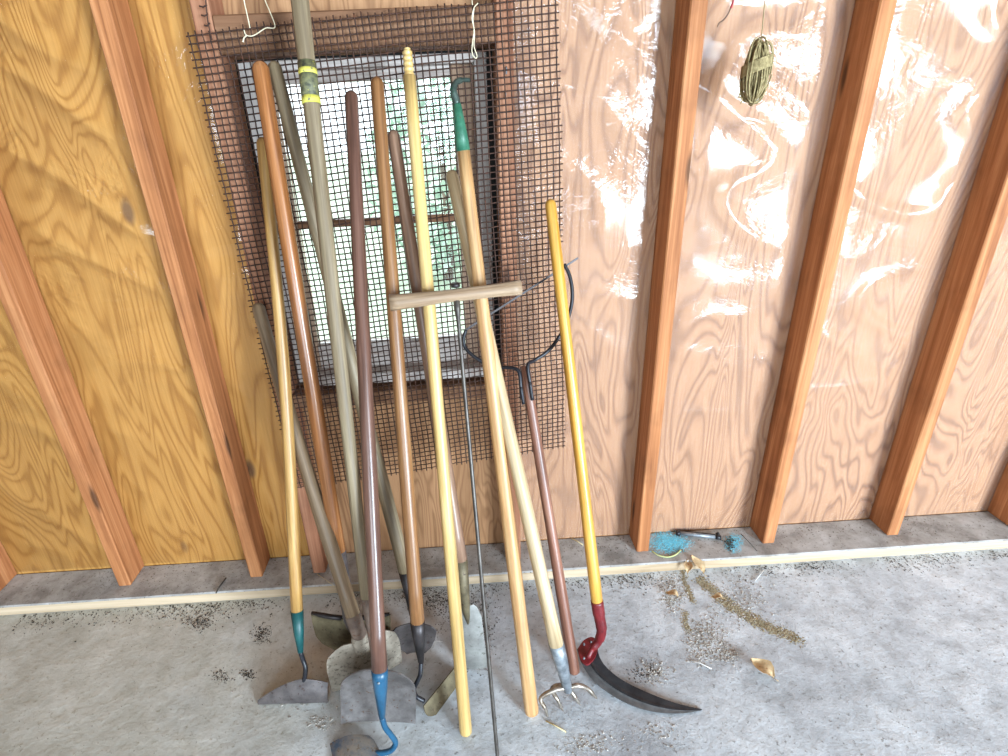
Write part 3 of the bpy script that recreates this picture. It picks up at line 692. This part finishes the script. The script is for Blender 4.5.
# dry leaves
def leaf(px, py, L, Wd, rz, tilt, label, z=.0):
    c = onZ(px, py, z+.010); lf = thing('dry_leaf', c-Vector((0, 0, .008)), label, 'leaf')
    R = Matrix.Rotation(rz, 3, 'Z') @ Matrix.Rotation(tilt, 3, 'X')
    pf = curve_prof([(0, .1), (.25, .7), (.45, 1), (.75, .7), (1, .05)])
    sheet('leaf_blade', lambda u, v: c+R @ Vector((u*Wd*pf(v), (v-.5)*L, .35*Wd*u*u+.008*math.sin(5*v))), 8, 10, .0007, 'leaf_dry', lf)
    tube('leaf_stem', [c+R @ Vector((0, -.5*L, .001)), c+R @ Vector((.002, -.72*L, .004))], .0009, 'leaf_dry', lf, 5)
leaf(688, 566, .045, .014, -.4, .5, 'smaller curled tan dry leaf at the sole plate edge', .022)
leaf(697.5, 564, .060, .017, .5, .7, 'larger curled tan dry leaf at the sole plate edge', .022)
leaf(672, 594, .035, .013, 1.0, .2, 'pinkish crumpled dry leaf on the dirt in front of the sole plate', .002)
leaf(717, 597, .030, .010, 1.3, .25, 'small russet dry leaf in the brown dirt streak', .010)
leaf(762, 668, .060, .024, .7, .35, 'pale torn dry leaf beside the broken concrete edge', .004)
# straw, sticks, nails and paper scraps
def stick(name, pts, r, mat, label, cat): o = tube(name, [p for p in pts], r, mat, None, 6); return tag(o, label, cat)
stick('straw', [onZ(690, 660, .003), onZ(700, 663, .004), onZ(712, 669, .003)], .0014, 'paper', 'pale straight straw lying on the concrete near the sickle', 'straw')
stick('straw', [onZ(613, 534, .041), onZ(614.5, 525, .06), onZ(616, 541, .041)][0:2], .0009, 'straw', 'thin bent straw standing on the sole plate beside the fir stud', 'straw')
stick('straw', [onZ(755, 581, .003), onZ(764, 570, .004)], .0012, 'paper', 'short white straw on the dirt near the sole plate', 'straw')
stick('twig', [onZ(571, 538, .041), onZ(577, 541, .043), onZ(583, 545, .041)], .0018, 'straw', 'short tan twig lying on the sole plate', 'twig')
stick('twig', [onZ(741, 534, .041), onZ(748, 541, .043), onZ(757, 551, .041)], .0010, 'litter_dark', 'thin dark twig lying on the dusty sole plate', 'twig')
stick('twig', [onZ(216, 593, .041), onZ(220, 586, .044), onZ(226, 578, .041)], .0022, 'litter_dark', 'dark twig lying across the sole plate by the window side', 'twig')
stick('straw', [onZ(317, 574, .041), onZ(326, 580, .042), onZ(334, 586, .041)], .0009, 'straw', 'thin curved straw on the sole plate behind the shovels', 'straw')
stick('straw', [onZ(546, 721, .002), onZ(556, 726, .003), onZ(566, 732, .002)], .0018, 'straw', 'flat straw lying on the floor beside the cultivator tines', 'straw')

# litter: crumbs, chips and grit
CH = [((0, 0, 0), (1, .1, 0), (.2, .9, 0), (.4, .35, .8))]
def scatter(name, n, sampler, smin, smax, mat, label, flat=.6, parent=None):
    V, F = [], []
    for k in range(n):
        p = sampler()
        if p is None: continue
        s = random.uniform(smin, smax)*random.uniform(.5, 1); a = random.uniform(0, 6.28); e = random.uniform(.35, 1)
        R = Matrix.Rotation(a, 3, 'Z') @ Matrix.Rotation(random.uniform(-.4, .4), 3, 'X'); b = len(V)
        q = [Vector((random.uniform(.6, 1), 0, 0)), Vector((0, e*random.uniform(.6, 1), 0)), Vector((-random.uniform(.6, 1), random.uniform(-.2, .2), 0)), Vector((0, -e*random.uniform(.6, 1), 0)), Vector((random.uniform(-.2, .2), 0, flat*random.uniform(.4, 1))), Vector((random.uniform(-.2, .2), 0, -.3*flat))]
        V += [p+R @ (v*s) + Vector((0, 0, .25*flat*s)) for v in q]
        F += [(b+i, b+(i+1) % 4, b+4) for i in range(4)]+[(b+(i+1) % 4, b+i, b+5) for i in range(4)]
    o = link_mesh(name, V, F, mat, parent); o['kind'] = 'stuff'
    if label: o['label'] = label
    if not parent and label: o['category'] = 'litter'
    return o
def px_blob(cx, cy, rx, ry, z=0.):
    def f():
        while True:
            x, y = random.gauss(0, .5), random.gauss(0, .5)
            if x*x+y*y < 1.6: return onZ(cx+x*rx, cy+y*ry, z)
    return f
def strip(x0, x1, y, sd, z):
    def f():
        x = random.uniform(x0, x1)
        if mnoise.noise(Vector((x*6, y*5, 2.2))) < random.uniform(-.5, .35): return None
        return Vector((x, y-abs(random.gauss(0, sd)), z))
    return f
scatter('floor_litter', 5200, strip(-1.9, 1.2, -.142, .030, 0), .0012, .0048, 'litter_dark', 'dark crumbly litter swept along the foot of the sole plate')
scatter('plate_litter', 2800, strip(-1.9, 1.2, -.006, .05, .038), .001, .0042, 'litter', 'grey crumbs and dust lying on the sole plate')
def multi(blobs):
    fs = [(px_blob(*b[:5]), b[5]) for b in blobs]; tot = sum(w_ for _, w_ in fs)
    def f():
        r = random.uniform(0, tot)
        for g_, w_ in fs:
            r -= w_
            if r <= 0: return g_()
        return fs[-1][0]()
    return f
scatter('floor_grit', 3200, multi([(465, 610, 30, 26, 0, 4), (430, 600, 30, 14, 0, 3), (262, 634, 10, 10, 0, 1), (200, 622, 16, 10, 0, 1.5), (248, 674, 8, 6, 0, .6), (222, 676, 12, 8, 0, .6), (480, 640, 14, 30, 0, 2), (340, 625, 26, 6, .004, .8), (645, 672, 16, 12, 0, 1.0)]), .0012, .0042, 'litter_dark', 'scattered dark grit on the concrete around the tool heads')
scatter('floor_chips', 2600, multi([(705, 640, 20, 26, 0, 5), (672, 592, 14, 22, 0, 3), (728, 654, 14, 10, 0, 1.2), (740, 600, 34, 26, 0, 3), (300, 700, 60, 16, 0, .6), (320, 722, 14, 8, 0, .7), (655, 672, 18, 14, 0, 1.2), (590, 745, 30, 10, 0, .8), (650, 735, 40, 16, 0, .6)]), .0015, .0060, 'litter_pale', 'pale broken chips and leaf crumbs on the concrete by the blue pellets')
scatter('floor_specks', 2200, lambda: Vector((random.uniform(-1.7, .7), random.uniform(-.85, -.16), 0)), .0008, .0022, 'litter', 'fine specks of grit over the whole slab')
# crumbled dirt along the broken slab edge on the right
def along(line, sd):
    pts = smooth_path([onZ(*p) for p in line], 10)
    def f():
        k = random.random()*(len(pts)-1.001); i = int(k); return lerp(pts[i], pts[i+1], k-i)+Vector((random.gauss(0, sd), random.gauss(0, sd), 0))
    return f
scatter('dirt_streak', 2600, along([(700, 580), (715, 592), (730, 606), (748, 617), (770, 628), (800, 640)], .010), .002, .0065, 'dirt', 'brown streak of crumbled dirt along the broken slab edge', .35)
scatter('dirt_streak', 700, along([(683, 568), (684, 580), (689, 592), (693, 602)], .0045), .002, .005, 'dirt', 'narrow ochre dirt trail below the curled dry leaves', .35)
scatter('dirt_streak', 300, along([(685, 612), (685, 622), (689, 632)], .005), .002, .005, 'dirt', 'short ochre dirt patch beside the pale chip pile', .35)
# blue pellets spilled on the plate, with a greenish rim
scatter('blue_pellets', 4200, multi([(667, 542, 18, 11, .0385, 5), (678, 544, 16, 7, .0385, 1.5), (733, 543, 9, 9, .0385, 2)]), .0014, .0034, 'blue_pellet', 'spilled light blue pellets on the sole plate beside the fir stud', .8)
tag(tube('pellet_dish_rim', smooth_path([onZ(*p, .0405) for p in ((652, 551), (658, 555), (667, 557), (675, 555), (681, 550))]), .0022, metal('dish_rim', (170, 176, 110), (196, 200, 140), .6, 0), None, 8), 'curved greenish rim edging the blue pellets', 'dish rim')
scatter('dark_debris', 60, multi([(729, 543, 6, 7, .040, 1)]), .003, .007, 'litter_dark', 'dark clump of debris in the smaller blue pellet spill', .8)
# bent nails on the window stud
for px_, py_ in ((506, 70), (505, 95)):
    c = onY(px_, py_, -.090); tube('nail', [c+Vector((0, 0, .006)), c+Vector((.001, -.004, .002)), c+Vector((0, -.005, -.008))], .0018, 'galv', wall, 6)

# ================================================================== OUTSIDE THE WINDOW
def shrub(x, y, zb, r, h, n, label):
    o = thing('garden_shrub', (x, y, zb), label, 'shrub', 'shrubs outside the window'); V, F = [], []
    for k in range(n):
        d = Vector((random.gauss(0, 1), random.gauss(0, 1), random.gauss(0, 1))).normalized()*random.uniform(.6, 1)
        p = Vector((x+d.x*r, y+d.y*r, zb+h*.5+d.z*h*.5)); s = random.uniform(.05, .09)
        R = Matrix.Rotation(random.uniform(0, 6.28), 3, 'Z') @ Matrix.Rotation(random.uniform(-1.2, 1.2), 3, 'X'); b = len(V)
        V += [p+R @ (Vector(v)*s) for v in ((0, -1, 0), (.5, 0, .1), (0, 1, 0), (-.5, 0, .1))]; F += [(b, b+1, b+2), (b, b+2, b+3)]
    link_mesh('foliage', V, F, 'leaves', o)['kind'] = 'stuff'
    tube('stem', [(x, y, zb-.02), (x+.03, y, zb+h*.35), (x, y, zb+h*.7)], [.05, .04, .02], 'h_greybrown', o, 8)
shrub(-.62, 4.2, -.15, .75, 1.95, 1500, 'pale green leafy shrub outside the upper window pane')
